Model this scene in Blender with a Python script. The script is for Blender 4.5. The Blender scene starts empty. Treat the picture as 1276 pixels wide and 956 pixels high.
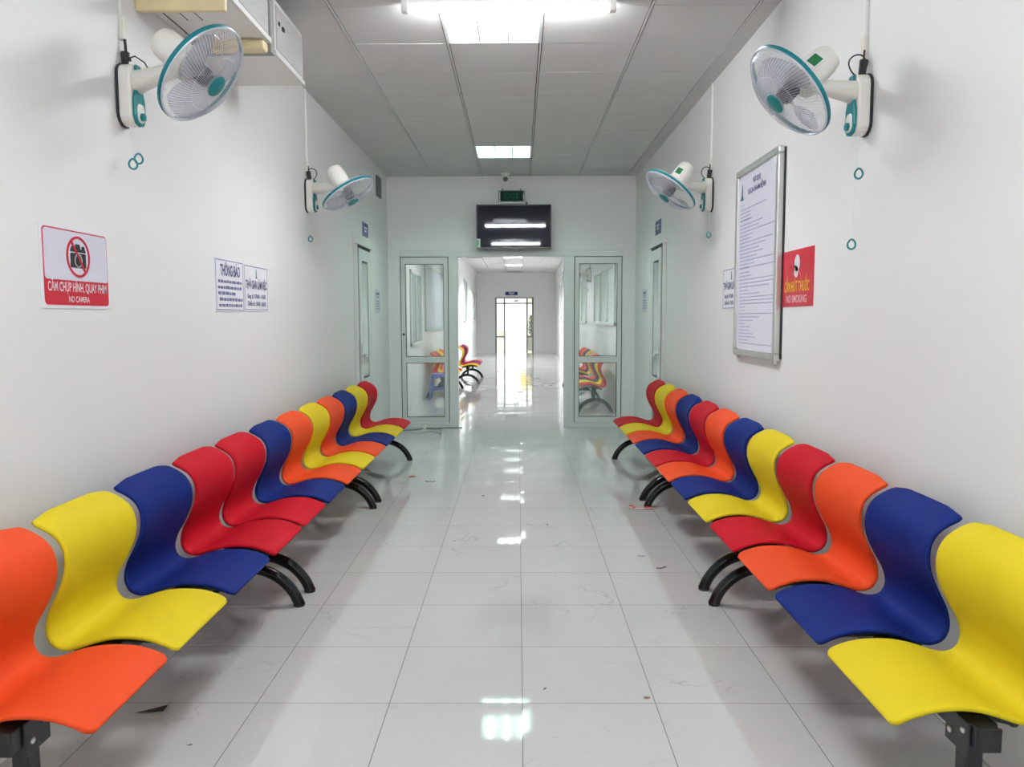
import bpy, bmesh, math, random
from mathutils import Vector, Matrix, Quaternion
random.seed(7)
S = bpy.context.scene
COL = S.collection

# ------------------------------------------------------------------ camera
F_PX, PITCH, YAW, ROLL = 964.58, 0.0849, 0.0082, -0.0029
def camera():
    cy, sy, cp, sp = math.cos(YAW), math.sin(YAW), math.cos(PITCH), math.sin(PITCH)
    fw = Vector((-sy*cp, cy*cp, -sp)); rt = Vector((cy, sy, 0)); up = rt.cross(fw)
    c, s = math.cos(ROLL), math.sin(ROLL)
    r2 = c*rt + s*up; u2 = -s*rt + c*up
    cam = bpy.data.cameras.new('camera'); o = bpy.data.objects.new('camera', cam); COL.objects.link(o)
    cam.sensor_fit = 'HORIZONTAL'; cam.sensor_width = 36; cam.lens = F_PX/1276*36
    cam.clip_start = 0.05; cam.clip_end = 300
    m = Matrix((r2, u2, -fw)).transposed().to_4x4(); m.translation = (0, 0, 1.4455)
    o.matrix_world = m
    S.camera = o
camera()
# ------------------------------------------------------------------ world / exposure / light levels
S.view_settings.view_transform = 'Standard'; S.view_settings.look = 'None'
S.view_settings.gamma = 1; S.view_settings.use_curve_mapping = False
S.view_settings.exposure = 0.0
W = bpy.data.worlds.new('world'); S.world = W; W.use_nodes = True
bg = W.node_tree.nodes['Background']; bg.inputs[0].default_value = (0.93, 0.97, 1, 1); bg.inputs[1].default_value = 2.0
L_BATTEN = 165.0          # surface mounted tubes
L_PANEL = 145.0           # tubes inside the square ceiling lights
L_PANEL_FAR = 520.0

# ------------------------------------------------------------------ materials
def srgb(r, g, b):
    def f(c):
        c /= 255
        return c/12.92 if c <= .04045 else ((c+.055)/1.055)**2.4
    return (f(r), f(g), f(b), 1)
MATS = {}
def mat(name, col, rough=.5, metal=0, spec=.5, bump=0, bscale=200, var=0, vscale=3, coat=0):
    if name in MATS: return MATS[name]
    m = bpy.data.materials.new(name); m.use_nodes = True; nt = m.node_tree; N = nt.nodes; L = nt.links
    p = N['Principled BSDF']; p.inputs['Base Color'].default_value = col
    p.inputs['Roughness'].default_value = rough; p.inputs['Metallic'].default_value = metal
    p.inputs['Specular IOR Level'].default_value = spec
    if coat: p.inputs['Coat Weight'].default_value = coat
    tc = N.new('ShaderNodeTexCoord')
    if var:
        n = N.new('ShaderNodeTexNoise'); n.inputs['Scale'].default_value = vscale; n.inputs['Detail'].default_value = 4
        L.new(tc.outputs['Object'], n.inputs['Vector'])
        mr = N.new('ShaderNodeMapRange'); mr.inputs[1].default_value = .3; mr.inputs[2].default_value = .7
        mr.inputs[3].default_value = 1-var; mr.inputs[4].default_value = 1+var
        L.new(n.outputs[0], mr.inputs[0])
        mx = N.new('ShaderNodeVectorMath'); mx.operation = 'SCALE'; mx.inputs[0].default_value = col[:3]
        L.new(mr.outputs[0], mx.inputs['Scale']); L.new(mx.outputs[0], p.inputs['Base Color'])
    if bump:
        n = N.new('ShaderNodeTexNoise'); n.inputs['Scale'].default_value = bscale; n.inputs['Detail'].default_value = 2
        L.new(tc.outputs['Object'], n.inputs['Vector'])
        b = N.new('ShaderNodeBump'); b.inputs['Strength'].default_value = bump; b.inputs['Distance'].default_value = .002
        L.new(n.outputs[0], b.inputs['Height']); L.new(b.outputs[0], p.inputs['Normal'])
    MATS[name] = m; return m
def emit(name, col, strength):
    if name in MATS: return MATS[name]
    m = bpy.data.materials.new(name); m.use_nodes = True; nt = m.node_tree
    p = nt.nodes['Principled BSDF']; p.inputs['Base Color'].default_value = (.8, .8, .8, 1)
    p.inputs['Emission Color'].default_value = col; p.inputs['Emission Strength'].default_value = strength
    MATS[name] = m; return m
def glassy(name, tint, veil=.1, veilcol=(.7, .75, .72, 1), rough=0.0, ior=1.5):
    m = bpy.data.materials.new(name); m.use_nodes = True; nt = m.node_tree; N = nt.nodes; L = nt.links
    N.remove(N['Principled BSDF']); out = N['Material Output']
    tr = N.new('ShaderNodeBsdfTransparent'); tr.inputs[0].default_value = tint
    df = N.new('ShaderNodeBsdfDiffuse'); df.inputs[0].default_value = veilcol
    gl = N.new('ShaderNodeBsdfGlossy'); gl.inputs['Roughness'].default_value = rough
    m1 = N.new('ShaderNodeMixShader'); m1.inputs[0].default_value = veil
    L.new(tr.outputs[0], m1.inputs[1]); L.new(df.outputs[0], m1.inputs[2])
    fr = N.new('ShaderNodeFresnel'); fr.inputs[0].default_value = ior
    m2 = N.new('ShaderNodeMixShader'); L.new(fr.outputs[0], m2.inputs[0])
    L.new(m1.outputs[0], m2.inputs[1]); L.new(gl.outputs[0], m2.inputs[2]); L.new(m2.outputs[0], out.inputs[0])
    MATS[name] = m; return m

def floor_mat():
    m = bpy.data.materials.new('polished_marble_tile'); m.use_nodes = True; nt = m.node_tree; N = nt.nodes; L = nt.links
    p = N['Principled BSDF']; p.inputs['Specular IOR Level'].default_value = .95
    g = N.new('ShaderNodeNewGeometry')
    off = N.new('ShaderNodeVectorMath'); off.operation = 'SUBTRACT'; off.inputs[1].default_value = (.0124, 2.799-5, 0)
    L.new(g.outputs['Position'], off.inputs[0])
    sc = N.new('ShaderNodeVectorMath'); sc.operation = 'SCALE'; sc.inputs['Scale'].default_value = 2.0
    L.new(off.outputs[0], sc.inputs[0])
    fl = N.new('ShaderNodeVectorMath'); fl.operation = 'FLOOR'; L.new(sc.outputs[0], fl.inputs[0])
    frv = N.new('ShaderNodeVectorMath'); frv.operation = 'FRACTION'; L.new(sc.outputs[0], frv.inputs[0])
    wn = N.new('ShaderNodeTexWhiteNoise'); wn.noise_dimensions = '2D'; L.new(fl.outputs[0], wn.inputs['Vector'])
    # joint mask
    sp = N.new('ShaderNodeSeparateXYZ'); L.new(frv.outputs[0], sp.inputs[0])
    def edge(sock, w):
        a = N.new('ShaderNodeMath'); a.operation = 'SUBTRACT'; L.new(sock, a.inputs[0]); a.inputs[1].default_value = .5
        b = N.new('ShaderNodeMath'); b.operation = 'ABSOLUTE'; L.new(a.outputs[0], b.inputs[0])
        c = N.new('ShaderNodeMath'); c.operation = 'GREATER_THAN'; L.new(b.outputs[0], c.inputs[0]); c.inputs[1].default_value = .5-w
        return c.outputs[0]
    ex, ey = edge(sp.outputs[0], .0034), edge(sp.outputs[1], .0034)
    mxn = N.new('ShaderNodeMath'); mxn.operation = 'MAXIMUM'; L.new(ex, mxn.inputs[0]); L.new(ey, mxn.inputs[1])
    # veins, different on each tile
    add = N.new('ShaderNodeVectorMath'); add.operation = 'MULTIPLY_ADD'; L.new(wn.outputs['Color'], add.inputs[0])
    add.inputs[1].default_value = (17, 23, 9); L.new(g.outputs['Position'], add.inputs[2])
    nz = N.new('ShaderNodeTexNoise'); nz.inputs['Scale'].default_value = 2.2; nz.inputs['Detail'].default_value = 7; nz.inputs['Distortion'].default_value = 1.3
    L.new(add.outputs[0], nz.inputs['Vector'])
    a = N.new('ShaderNodeMath'); a.operation = 'SUBTRACT'; L.new(nz.outputs[0], a.inputs[0]); a.inputs[1].default_value = .5
    b = N.new('ShaderNodeMath'); b.operation = 'ABSOLUTE'; L.new(a.outputs[0], b.inputs[0])
    vr = N.new('ShaderNodeMapRange'); vr.inputs[1].default_value = 0; vr.inputs[2].default_value = .015; vr.inputs[3].default_value = 1; vr.inputs[4].default_value = 0
    L.new(b.outputs[0], vr.inputs[0])
    n2 = N.new('ShaderNodeTexNoise'); n2.inputs['Scale'].default_value = 3; L.new(add.outputs[0], n2.inputs['Vector'])
    r2 = N.new('ShaderNodeMapRange'); r2.inputs[1].default_value = .52; r2.inputs[2].default_value = .7; L.new(n2.outputs[0], r2.inputs[0])
    vm = N.new('ShaderNodeMath'); vm.operation = 'MULTIPLY'; L.new(vr.outputs[0], vm.inputs[0]); L.new(r2.outputs[0], vm.inputs[1])
    vm2 = N.new('ShaderNodeMath'); vm2.operation = 'MULTIPLY'; L.new(vm.outputs[0], vm2.inputs[0]); vm2.inputs[1].default_value = .5
    # cloudy base
    cl = N.new('ShaderNodeMixRGB'); cl.inputs[1].default_value = (.57, .57, .562, 1); cl.inputs[2].default_value = (.64, .64, .635, 1)
    n3 = N.new('ShaderNodeTexNoise'); n3.inputs['Scale'].default_value = 1.6; n3.inputs['Detail'].default_value = 5; L.new(add.outputs[0], n3.inputs['Vector'])
    L.new(n3.outputs[0], cl.inputs[0])
    c1 = N.new('ShaderNodeMixRGB'); c1.inputs[2].default_value = (.34, .34, .35, 1); L.new(vm2.outputs[0], c1.inputs[0]); L.new(cl.outputs[0], c1.inputs[1])
    c2 = N.new('ShaderNodeMixRGB'); c2.inputs[2].default_value = (.16, .15, .14, 1); L.new(mxn.outputs[0], c2.inputs[0]); L.new(c1.outputs[0], c2.inputs[1])
    L.new(c2.outputs[0], p.inputs['Base Color'])
    # dust in patches
    n4 = N.new('ShaderNodeTexNoise'); n4.inputs['Scale'].default_value = 4; n4.inputs['Detail'].default_value = 6; L.new(g.outputs['Position'], n4.inputs['Vector'])
    rr = N.new('ShaderNodeMapRange'); rr.inputs[1].default_value = .35; rr.inputs[2].default_value = .75; rr.inputs[3].default_value = .02; rr.inputs[4].default_value = .085
    L.new(n4.outputs[0], rr.inputs[0])
    rm = N.new('ShaderNodeMath'); rm.operation = 'MAXIMUM'; L.new(rr.outputs[0], rm.inputs[0])
    rj = N.new('ShaderNodeMath'); rj.operation = 'MULTIPLY'; L.new(mxn.outputs[0], rj.inputs[0]); rj.inputs[1].default_value = .7
    L.new(rj.outputs[0], rm.inputs[1]); L.new(rm.outputs[0], p.inputs['Roughness'])
    # every tile lies very slightly out of level
    ns = N.new('ShaderNodeVectorMath'); ns.operation = 'SUBTRACT'; L.new(wn.outputs['Color'], ns.inputs[0]); ns.inputs[1].default_value = (.5, .5, .5)
    nm = N.new('ShaderNodeVectorMath'); nm.operation = 'MULTIPLY_ADD'; L.new(ns.outputs[0], nm.inputs[0]); nm.inputs[1].default_value = (.004, .013, 0); 
    bow = N.new('ShaderNodeVectorMath'); bow.operation = 'MULTIPLY_ADD'; L.new(frv.outputs[0], bow.inputs[0]); bow.inputs[1].default_value = (.002, .007, 0); bow.inputs[2].default_value = (-.001, -.0035, 1)
    L.new(bow.outputs[0], nm.inputs[2])
    nn = N.new('ShaderNodeVectorMath'); nn.operation = 'NORMALIZE'; L.new(nm.outputs[0], nn.inputs[0])
    L.new(nn.outputs[0], p.inputs['Normal'])
    MATS['floor'] = m; return m

M_WALL = mat('white_wall_paint', (.80, .80, .795, 1), .55, spec=.3, bump=.12, bscale=60, var=.012, vscale=.8)
M_CEIL = mat('grey_white_ceiling_tile', (.62, .62, .61, 1), .8, spec=.2, bump=.1, bscale=300, var=.02, vscale=2)
M_GRID = mat('ceiling_runner', (.66, .66, .65, 1), .5)
M_DARK = mat('dark_gap', (.05, .05, .05, 1), .9)
M_ALU = mat('white_powder_coat', (.70, .73, .715, 1), .35, spec=.4, bump=.02)
M_GASK = mat('dark_gasket', (.035, .045, .045, 1), .7)
M_GLASS = glassy('door_glass', (.93, .97, .95, 1), .16, (.66, .72, .69, 1))
M_CLEARGL = glassy('clear_glass', (.96, .98, .98, 1), .04)
M_PLAS = {'orange': mat('orange_plastic', srgb(226, 76, 30), .6, spec=.2, bump=.25, bscale=900, var=.03, vscale=6),
          'yellow': mat('yellow_plastic', srgb(221, 198, 30), .6, spec=.2, bump=.25, bscale=900, var=.03, vscale=6),
          'blue': mat('blue_plastic', srgb(20, 38, 108), .6, spec=.08, bump=.25, bscale=900, var=.05, vscale=6),
          'red': mat('red_plastic', srgb(184, 14, 34), .6, spec=.12, bump=.25, bscale=900, var=.03, vscale=6)}
M_BLACK = mat('black_gloss_metal', (.004, .005, .006, 1), .16, spec=.4)
M_BLKM = mat('black_satin_metal', (.012, .014, .017, 1), .4)
M_RUB = mat('black_rubber', (.012, .012, .012, 1), .7)
M_ZINC = mat('zinc_bolt', (.7, .7, .7, 1), .3, metal=.8)
M_FANW = mat('warm_white_plastic', (.80, .78, .72, 1), .35)
M_TEAL = mat('teal_plastic', srgb(0, 122, 128), .3)
M_TEALR = mat('teal_rim_plastic', srgb(0, 118, 130), .3)
M_WIRE = mat('guard_wire', (.66, .68, .74, 1), .35, metal=.3)
M_BLADE = glassy('smoky_clear_blade', (.80, .80, .86, 1), .38, (.60, .60, .70, 1), rough=.1)
M_HUB = mat('dark_hub', (.07, .07, .085, 1), .5)
M_CABLE = mat('black_cable', (.01, .01, .012, 1), .5)
M_CORD = mat('white_cord', (.85, .87, .87, 1), .5)
M_PVC = mat('white_conduit', (.80, .80, .78, 1), .4)
M_CREAM = mat('aged_cream_plastic', srgb(222, 205, 160), .45, var=.06, vscale=9)
M_ACW = mat('off_white_appliance', (.74, .735, .70, 1), .45, var=.02)
M_ACG = mat('appliance_grey', (.50, .51, .50, 1), .5)
M_PAPER = mat('white_paper', (.80, .80, .85, 1), .35)
M_LILAC = mat('lilac_white_print', (.70, .69, .80, 1), .25)
M_NAVY = mat('navy_print', srgb(52, 52, 120), .5)
M_GREYP = mat('grey_print', srgb(110, 108, 150), .5)
M_LGREY = mat('pale_grey_print', srgb(146, 144, 178), .5)
M_REDP = mat('red_print', srgb(196, 20, 48), .35)
M_PINKW = mat('white_print', (.82, .80, .84, 1), .4)
M_YELP = mat('yellow_print', srgb(240, 200, 30), .4)
M_BLKP = mat('black_print', (.015, .02, .02, 1), .4)
M_SILV = mat('brushed_aluminium', (.62, .62, .60, 1), .33, metal=.75)
M_SCREEN = mat('tv_screen', (.012, .013, .022, 1), .03, spec=.35)
M_TVB = mat('tv_bezel', (.01, .01, .012, 1), .25)
M_GREENS = mat('green_sticker', srgb(20, 110, 60), .4)
M_EXITG = mat('unlit_exit_green', srgb(4, 36, 34), .6, spec=.15)
M_EXITL = mat('exit_letter_green', srgb(8, 88, 66), .6, spec=.2)
M_BLUES = mat('blue_sign', srgb(60, 70, 130), .4)
M_FLOOR = floor_mat()

# ------------------------------------------------------------------ mesh helpers
class MB:
    def __init__(s): s.v = []; s.f = []; s.mi = []
    def box(s, a, b, mi=0, M=None):
        x0, y0, z0 = a; x1, y1, z1 = b; n = len(s.v)
        if x0 > x1: x0, x1 = x1, x0
        if y0 > y1: y0, y1 = y1, y0
        if z0 > z1: z0, z1 = z1, z0
        vs = [(x0,y0,z0),(x1,y0,z0),(x1,y1,z0),(x0,y1,z0),(x0,y0,z1),(x1,y0,z1),(x1,y1,z1),(x0,y1,z1)]
        if M: vs = [tuple(M @ Vector(q)) for q in vs]
        s.v += vs
        for q in ((0,3,2,1),(4,5,6,7),(0,1,5,4),(1,2,6,5),(2,3,7,6),(3,0,4,7)):
            s.f.append(tuple(n+k for k in q)); s.mi.append(mi)
        return s
    def tube(s, pts, r, seg=10, mi=0, cap=True, sq=False):
        pts = [Vector(p) for p in pts]; n0 = len(s.v); k = len(pts)
        rr = r if isinstance(r, (list, tuple)) else [r]*k
        t0 = (pts[1]-pts[0]).normalized()
        ref = Vector((0, 0, 1)) if abs(t0.z) < .9 else Vector((1, 0, 0))
        nrm = (ref - t0*ref.dot(t0)).normalized()
        for i, p in enumerate(pts):
            t = (pts[min(i+1, k-1)]-pts[max(i-1, 0)]).normalized()
            nrm = (nrm - t*nrm.dot(t)).normalized(); bn = t.cross(nrm)
            for j in range(seg):
                a = 2*math.pi*(j+.5)/seg
                s.v.append(tuple(p + rr[i]*(math.cos(a)*nrm + math.sin(a)*bn)))
        for i in range(k-1):
            for j in range(seg):
                a = n0+i*seg+j; b = n0+i*seg+(j+1) % seg
                s.f.append((a, b, b+seg, a+seg)); s.mi.append(mi)
        if cap:
            s.f.append(tuple(n0+j for j in range(seg))[::-1]); s.mi.append(mi)
            s.f.append(tuple(n0+(k-1)*seg+j for j in range(seg))); s.mi.append(mi)
        return s
    def loop(s, pts, r, seg=6, mi=0):       # closed tube
        pts = [Vector(p) for p in pts]; n0 = len(s.v); k = len(pts)
        t0 = pts[1]-pts[-1]; ref = Vector((0, 0, 1)) if abs(t0.normalized().z) < .9 else Vector((1, 0, 0))
        c = sum(pts, Vector())/k
        for i, p in enumerate(pts):
            t = (pts[(i+1) % k]-pts[i-1]).normalized(); nrm = (p-c); nrm = (nrm-t*nrm.dot(t)).normalized(); bn = t.cross(nrm)
            for j in range(seg):
                a = 2*math.pi*j/seg; s.v.append(tuple(p+r*(math.cos(a)*nrm+math.sin(a)*bn)))
        for i in range(k):
            for j in range(seg):
                a = n0+i*seg+j; b = n0+i*seg+(j+1) % seg; c_ = n0+((i+1) % k)*seg+(j+1) % seg; d = n0+((i+1) % k)*seg+j
                s.f.append((a, b, c_, d)); s.mi.append(mi)
        return s
    def lathe(s, prof, seg=32, M=None, mi=0, cap=True):   # prof (r, z)
        n0 = len(s.v)
        for r, z in prof:
            for j in range(seg):
                a = 2*math.pi*j/seg; q = Vector((r*math.cos(a), r*math.sin(a), z))
                s.v.append(tuple(M @ q) if M else tuple(q))
        for i in range(len(prof)-1):
            for j in range(seg):
                a = n0+i*seg+j; b = n0+i*seg+(j+1) % seg
                s.f.append((a, b, b+seg, a+seg)); s.mi.append(mi)
        if cap:
            s.f.append(tuple(n0+j for j in range(seg))[::-1]); s.mi.append(mi)
            s.f.append(tuple(n0+(len(prof)-1)*seg+j for j in range(seg))); s.mi.append(mi)
        return s
    def poly(s, pts, h, M=None, mi=0):       # outline in local XY extruded to z=h
        n0 = len(s.v); k = len(pts)
        for z in (0, h):
            for x, y in pts:
                q = Vector((x, y, z)); s.v.append(tuple(M @ q) if M else tuple(q))
        s.f.append(tuple(n0+j for j in range(k))[::-1]); s.mi.append(mi)
        s.f.append(tuple(n0+k+j for j in range(k))); s.mi.append(mi)
        for j in range(k):
            a = n0+j; b = n0+(j+1) % k; s.f.append((a, b, b+k, a+k)); s.mi.append(mi)
        return s
    def mesh(s, name, mats, smooth=False, M=None):
        me = bpy.data.meshes.new(name); me.from_pydata(s.v, [], s.f)
        for m in (mats if isinstance(mats, list) else [mats]): me.materials.append(m)
        me.polygons.foreach_set('material_index', s.mi)
        if M: me.transform(M)
        bm = bmesh.new(); bm.from_mesh(me); bmesh.ops.recalc_face_normals(bm, faces=bm.faces); bm.to_mesh(me); bm.free()
        if smooth:
            me.polygons.foreach_set('use_smooth', [True]*len(me.polygons))
            me.set_sharp_from_angle(angle=math.radians(40))
        me.update(); return me
    def build(s, name, mats, parent=None, smooth=False, bevel=0, label=None, loc=None):
        o = bpy.data.objects.new(name, s.mesh(name, mats, smooth)); COL.objects.link(o)
        if parent: o.parent = parent
        if loc: o.location = loc
        if bevel:
            b = o.modifiers.new('bevel', 'BEVEL'); b.width = bevel; b.segments = 2; b.limit_method = 'ANGLE'
        if label: o['label'] = label
        return o
def box(a, b): return MB().box(a, b)
def tag(o, label, cat, group=None):
    o['label'] = label; o['category'] = cat
    if group: o['group'] = group
    return o
def thing(name, loc, label, cat, group=None, rz=0):
    o = bpy.data.objects.new(name, None); COL.objects.link(o); o.location = loc; o.rotation_euler = (0, 0, rz)
    o.empty_display_size = .1
    return tag(o, label, cat, group)
def struct(o): o['kind'] = 'structure'; return o
def rrect(x0, y0, x1, y1, r, n=5):
    P = []
    for cx, cy, a0 in ((x1-r, y0+r, -90), (x1-r, y1-r, 0), (x0+r, y1-r, 90), (x0+r, y0+r, 180)):
        for i in range(n+1):
            a = math.radians(a0+90*i/n); P.append((cx+r*math.cos(a), cy+r*math.sin(a)))
    return P
def wallM(side, y, z):
    """local (x right as read, y up, z out of the wall) on the left (-1) or right (+1) wall, origin at world y,z"""
    if side < 0: m = Matrix(((0, 0, 1), (1, 0, 0), (0, 1, 0))).to_4x4(); m.translation = (-1.69, y, z)
    else: m = Matrix(((0, 0, -1), (-1, 0, 0), (0, 1, 0))).to_4x4(); m.translation = (1.52, y, z)
    return m
_dg = None
def text(name, items, mat_, M, parent, h=.0012, bold=0):
    """items: (string, x, y, height, width or None, align) in the local plane of M; one mesh per line of writing"""
    out = []
    for (t, x, y, hh, w, al) in items:
        c = bpy.data.curves.new('t', 'FONT'); c.body = t; c.size = 1; c.extrude = 0; c.offset = bold; c.resolution_u = 3
        o = bpy.data.objects.new('t', c); COL.objects.link(o)
        me = bpy.data.meshes.new_from_object(o.evaluated_get(bpy.context.evaluated_depsgraph_get()))
        bpy.data.objects.remove(o); bpy.data.curves.remove(c)
        xs = [v.co.x for v in me.vertices]; x0, x1 = min(xs), max(xs)
        sy = hh/.70; sx = (w/(x1-x0)) if w else sy
        ox = x - {'L': 0, 'C': .5, 'R': 1}[al]*(x1-x0)*sx
        for v in me.vertices: v.co = Vector((ox+(v.co.x-x0)*sx, y+v.co.y*sy, h))
        me.transform(M); me.materials.clear(); me.materials.append(mat_)
        o = bpy.data.objects.new(name, me); COL.objects.link(o); o.parent = parent; invT(parent, o); out.append(o)
    return out
def invT(parent, o):   # parts built in world coordinates under a thing
    o.matrix_parent_inverse = Matrix.LocRotScale(parent.location, parent.rotation_euler, None).inverted(); return o

# ------------------------------------------------------------------ the setting
XL, XR, ZC, YB, YE, YE2, YF = -1.69, 1.52, 3.2565, -3.6, 10.13, 10.25, 31.6
FL = box((XL-.2, YB-.2, -.1), (XR+.2, YF, 0)); struct(FL.build('floor', M_FLOOR))
struct(box((XL-.15, YB, 0), (XL, YF, ZC+.2)).build('wall_left', M_WALL))
struct(box((XR, YB, 0), (XR+.15, YF, ZC+.2)).build('wall_right', M_WALL))
struct(box((XL-.15, YB-.15, 0), (XR+.15, YB, ZC+.2)).build('wall_back', M_WALL))
# ceiling tiles and runners
XG = [XL, -1.095, -.462, .152, .785, 1.405, XR]
LIGHTROWS = {k for k in range(-12, 44) if (k+1) % 6 == 0}
tiles = MB(); runners = MB()
k = -15
while 5.30+.615*k < YF:
    y0 = 5.30+.615*k; y1 = min(y0+.615, YF)
    if y0 > YB-.7:
        for c in range(6):
            if c == 2 and (k+1) % 6 == 0: continue
            dz = random.uniform(0, .003); g = .005 if c not in (0,) else .005
            tiles.box((XG[c]+(.011 if c else 0), max(y0, YB)+.0025, ZC+dz), (XG[c+1]-(.011 if c < 5 else 0), y1-.0025, ZC+.02+dz))
    k += 1
for x in XG[1:-1]: runners.box((x-.0055, YB, ZC-.002), (x+.0055, YF, ZC+.01))
tiles.box((XL, YB, ZC+.13), (XR, YF, ZC+.2), 1)
struct(tiles.build('ceiling', [M_CEIL, M_DARK]))
struct(runners.build('trim_1', M_GRID))

# ---- end wall with glazed screens
wl = MB()
wl.box((XL, YE, 0), (-1.535, YE2, 2.315)); wl.box((1.354, YE, 0), (XR, YE2, 2.315)); wl.box((XL, YE, 2.315), (XR, YE2, ZC))
struct(wl.build('wall_end', M_WALL))
fr = MB()
fr.box((-1.535, YE-.012, 2.235), (1.354, YE2+.01, 2.315))
fr.box((-.905, YE-.012, 0), (-.79, YE2+.01, 2.235)); fr.box((.597, YE-.012, 0), (.728, YE2+.01, 2.235))
fr.box((-1.535, YE-.012, 0), (-.905, YE2+.01, .062)); fr.box((.728, YE-.012, 0), (1.354, YE2+.01, .062))
struct(fr.build('trim_2', M_ALU, bevel=.004))
def screen(n, x0, x1, hinge):
    z0, z1 = .064, 2.233
    f = MB(); ya, yb = YE+.005, YE+.05
    st = .062
    f.box((x0+.008, ya, z0+.006), (x0+st, yb, z1-.006)); f.box((x1-st, ya, z0+.006), (x1-.008, yb, z1-.006))
    f.box((x0+st, ya, z1-.09), (x1-st, yb, z1-.006)); f.box((x0+st, ya, z0+.006), (x1-st, yb, z0+.075))
    f.box((x0+st, ya-.006, .858), (x1-st, yb, .938))
    o = struct(f.build('door_%d' % n, M_ALU, bevel=.003))
    g = MB()
    g.box((x0, ya+.012, z0), (x0+.008, yb-.01, z1)); g.box((x1-.008, ya+.012, z0), (x1, yb-.01, z1)); g.box((x0, ya+.012, z1-.006), (x1, yb-.01, z1))
    for za, zb in ((z0+.075, .858), (.938, z1-.09)):
        g.box((x0+st, ya+.006, za), (x0+st+.006, yb-.006, zb)); g.box((x1-st-.006, ya+.006, za), (x1-st, yb-.006, zb))
        g.box((x0+st, ya+.006, zb-.006), (x1-st, yb-.006, zb)); g.box((x0+st, ya+.006, za), (x1-st, yb-.006, za+.006))
    g.build('gasket', M_GASK, o)
    for za, zb in ((z0+.075, .858), (.938, z1-.09)):
        box((x0+st+.006, YE+.026, za+.006), (x1-st-.006, YE+.031, zb-.006)).build('glass_pane', M_GLASS, o)
    hx = x0+.036 if hinge < 0 else x1-.036
    if n == 1: MB().box((hx-.014, ya-.014, 1.215), (hx+.014, ya, 1.245)).build('lock', M_BLKM, o, bevel=.003)
screen(1, -1.533, -.907, -1); screen(2, .730, 1.352, 1)

# ---- side doors near the end wall
def sidedoor(n, side, y0=8.03, y1=8.76):
    X = XL if side < 0 else XR; s = -side
    def q(a, b, A): return ((X+s*a[0], a[1], a[2]), (X+s*b[0], b[1], b[2]))
    f = MB()
    f.box(*q((0, y0-.03, 0), (.035, y0+.03, 2.225), 0)); f.box(*q((0, y1-.03, 0), (.035, y1+.03, 2.225), 0)); f.box(*q((0, y0-.05, 2.205), (.05, y1+.05, 2.30), 0))
    o = struct(f.build('door_%d' % n, M_ALU, bevel=.004))
    g = MB(); g.box(*q((0, y0+.03, 0), (.033, y1-.03, 2.205), 0)); g.build('dark_reveal', M_GASK, o)
    d = MB(); a, b = y0+.062, y1-.07
    d.box(*q((.033, a, .01), (.043, a+.13, 2.17), 0)); d.box(*q((.033, b-.13, .01), (.043, b, 2.17), 0))
    for z0, z1 in ((.01, .12), (.70, .80), (2.05, 2.17)): d.box(*q((.033, a+.13, z0), (.043, b-.13, z1), 0))
    dl = d.build('door_leaf', M_ALU, o, bevel=.002)
    for z0, z1 in ((.12, .70), (.80, 2.05)): MB().box(*q((.033, a+.155, z0+.02), (.036, b-.155, z1-.02), 0)).build('door_panel', mat('frosted_panel', (.42, .46, .47, 1), .15), dl)
    hy = a+.055
    MB().box(*q((.043, hy-.02, .95), (.05, hy+.02, 1.16), 0)).box(*q((.048, hy-.012, 1.04), (.085, hy+.012, 1.06), 0)).box(*q((.075, hy-.012, 1.035), (.088, hy+.10, 1.06), 0)).build('door_handle', M_ZINC, dl, bevel=.003)
sidedoor(3, -1); sidedoor(4, 1)

# ---- far corridor end wall with the glazed entrance
DX0, DX1, DZ = -.94, .63, 2.27
w = MB(); w.box((XL-.1, YF, 0), (DX0, YF+.2, ZC+.2)); w.box((DX1, YF, 0), (XR+.1, YF+.2, ZC+.2)); w.box((DX0, YF, DZ), (DX1, YF+.2, ZC+.2))
struct(w.build('wall_far', M_WALL))
f = MB(); y0, y1 = YF+.02, YF+.08
M_DGF = mat('grey_door_frame', srgb(140, 142, 135), .4)
f.box((DX0, y0, 0), (DX0+.07, y1, DZ)); f.box((DX1-.07, y0, 0), (DX1, y1, DZ)); f.box((DX0, y0, DZ-.05), (DX1, y1, DZ))
f.box((DX0+.07, y0, 2.0), (DX1-.07, y1, 2.05))
for x in (-.56, .36): f.box((x-.03, y0, 0), (x+.03, y1, DZ-.05))
for a, b in ((DX0+.07, -.59), (.39, DX1-.07)): f.box((a, y0, .64), (b, y1, .70))
ent = struct(f.build('door_5', M_DGF))
for a, b in ((DX0+.07, -.59), (.39, DX1-.07)):
    for c, d in ((.03, .64), (.70, 2.0), (2.05, DZ-.05)): box((a, YF+.045, c), (b, YF+.052, d)).build('glass_pane', M_CLEARGL, ent)
box((-.59+.06, YF+.045, 2.05), (.33, YF+.052, DZ-.05)).build('glass_pane', M_CLEARGL, ent)
box((-.17, YF-.02, 2.10), (.0, YF+.02, 2.15)).build('door_sensor', M_BLKM, ent)
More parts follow.
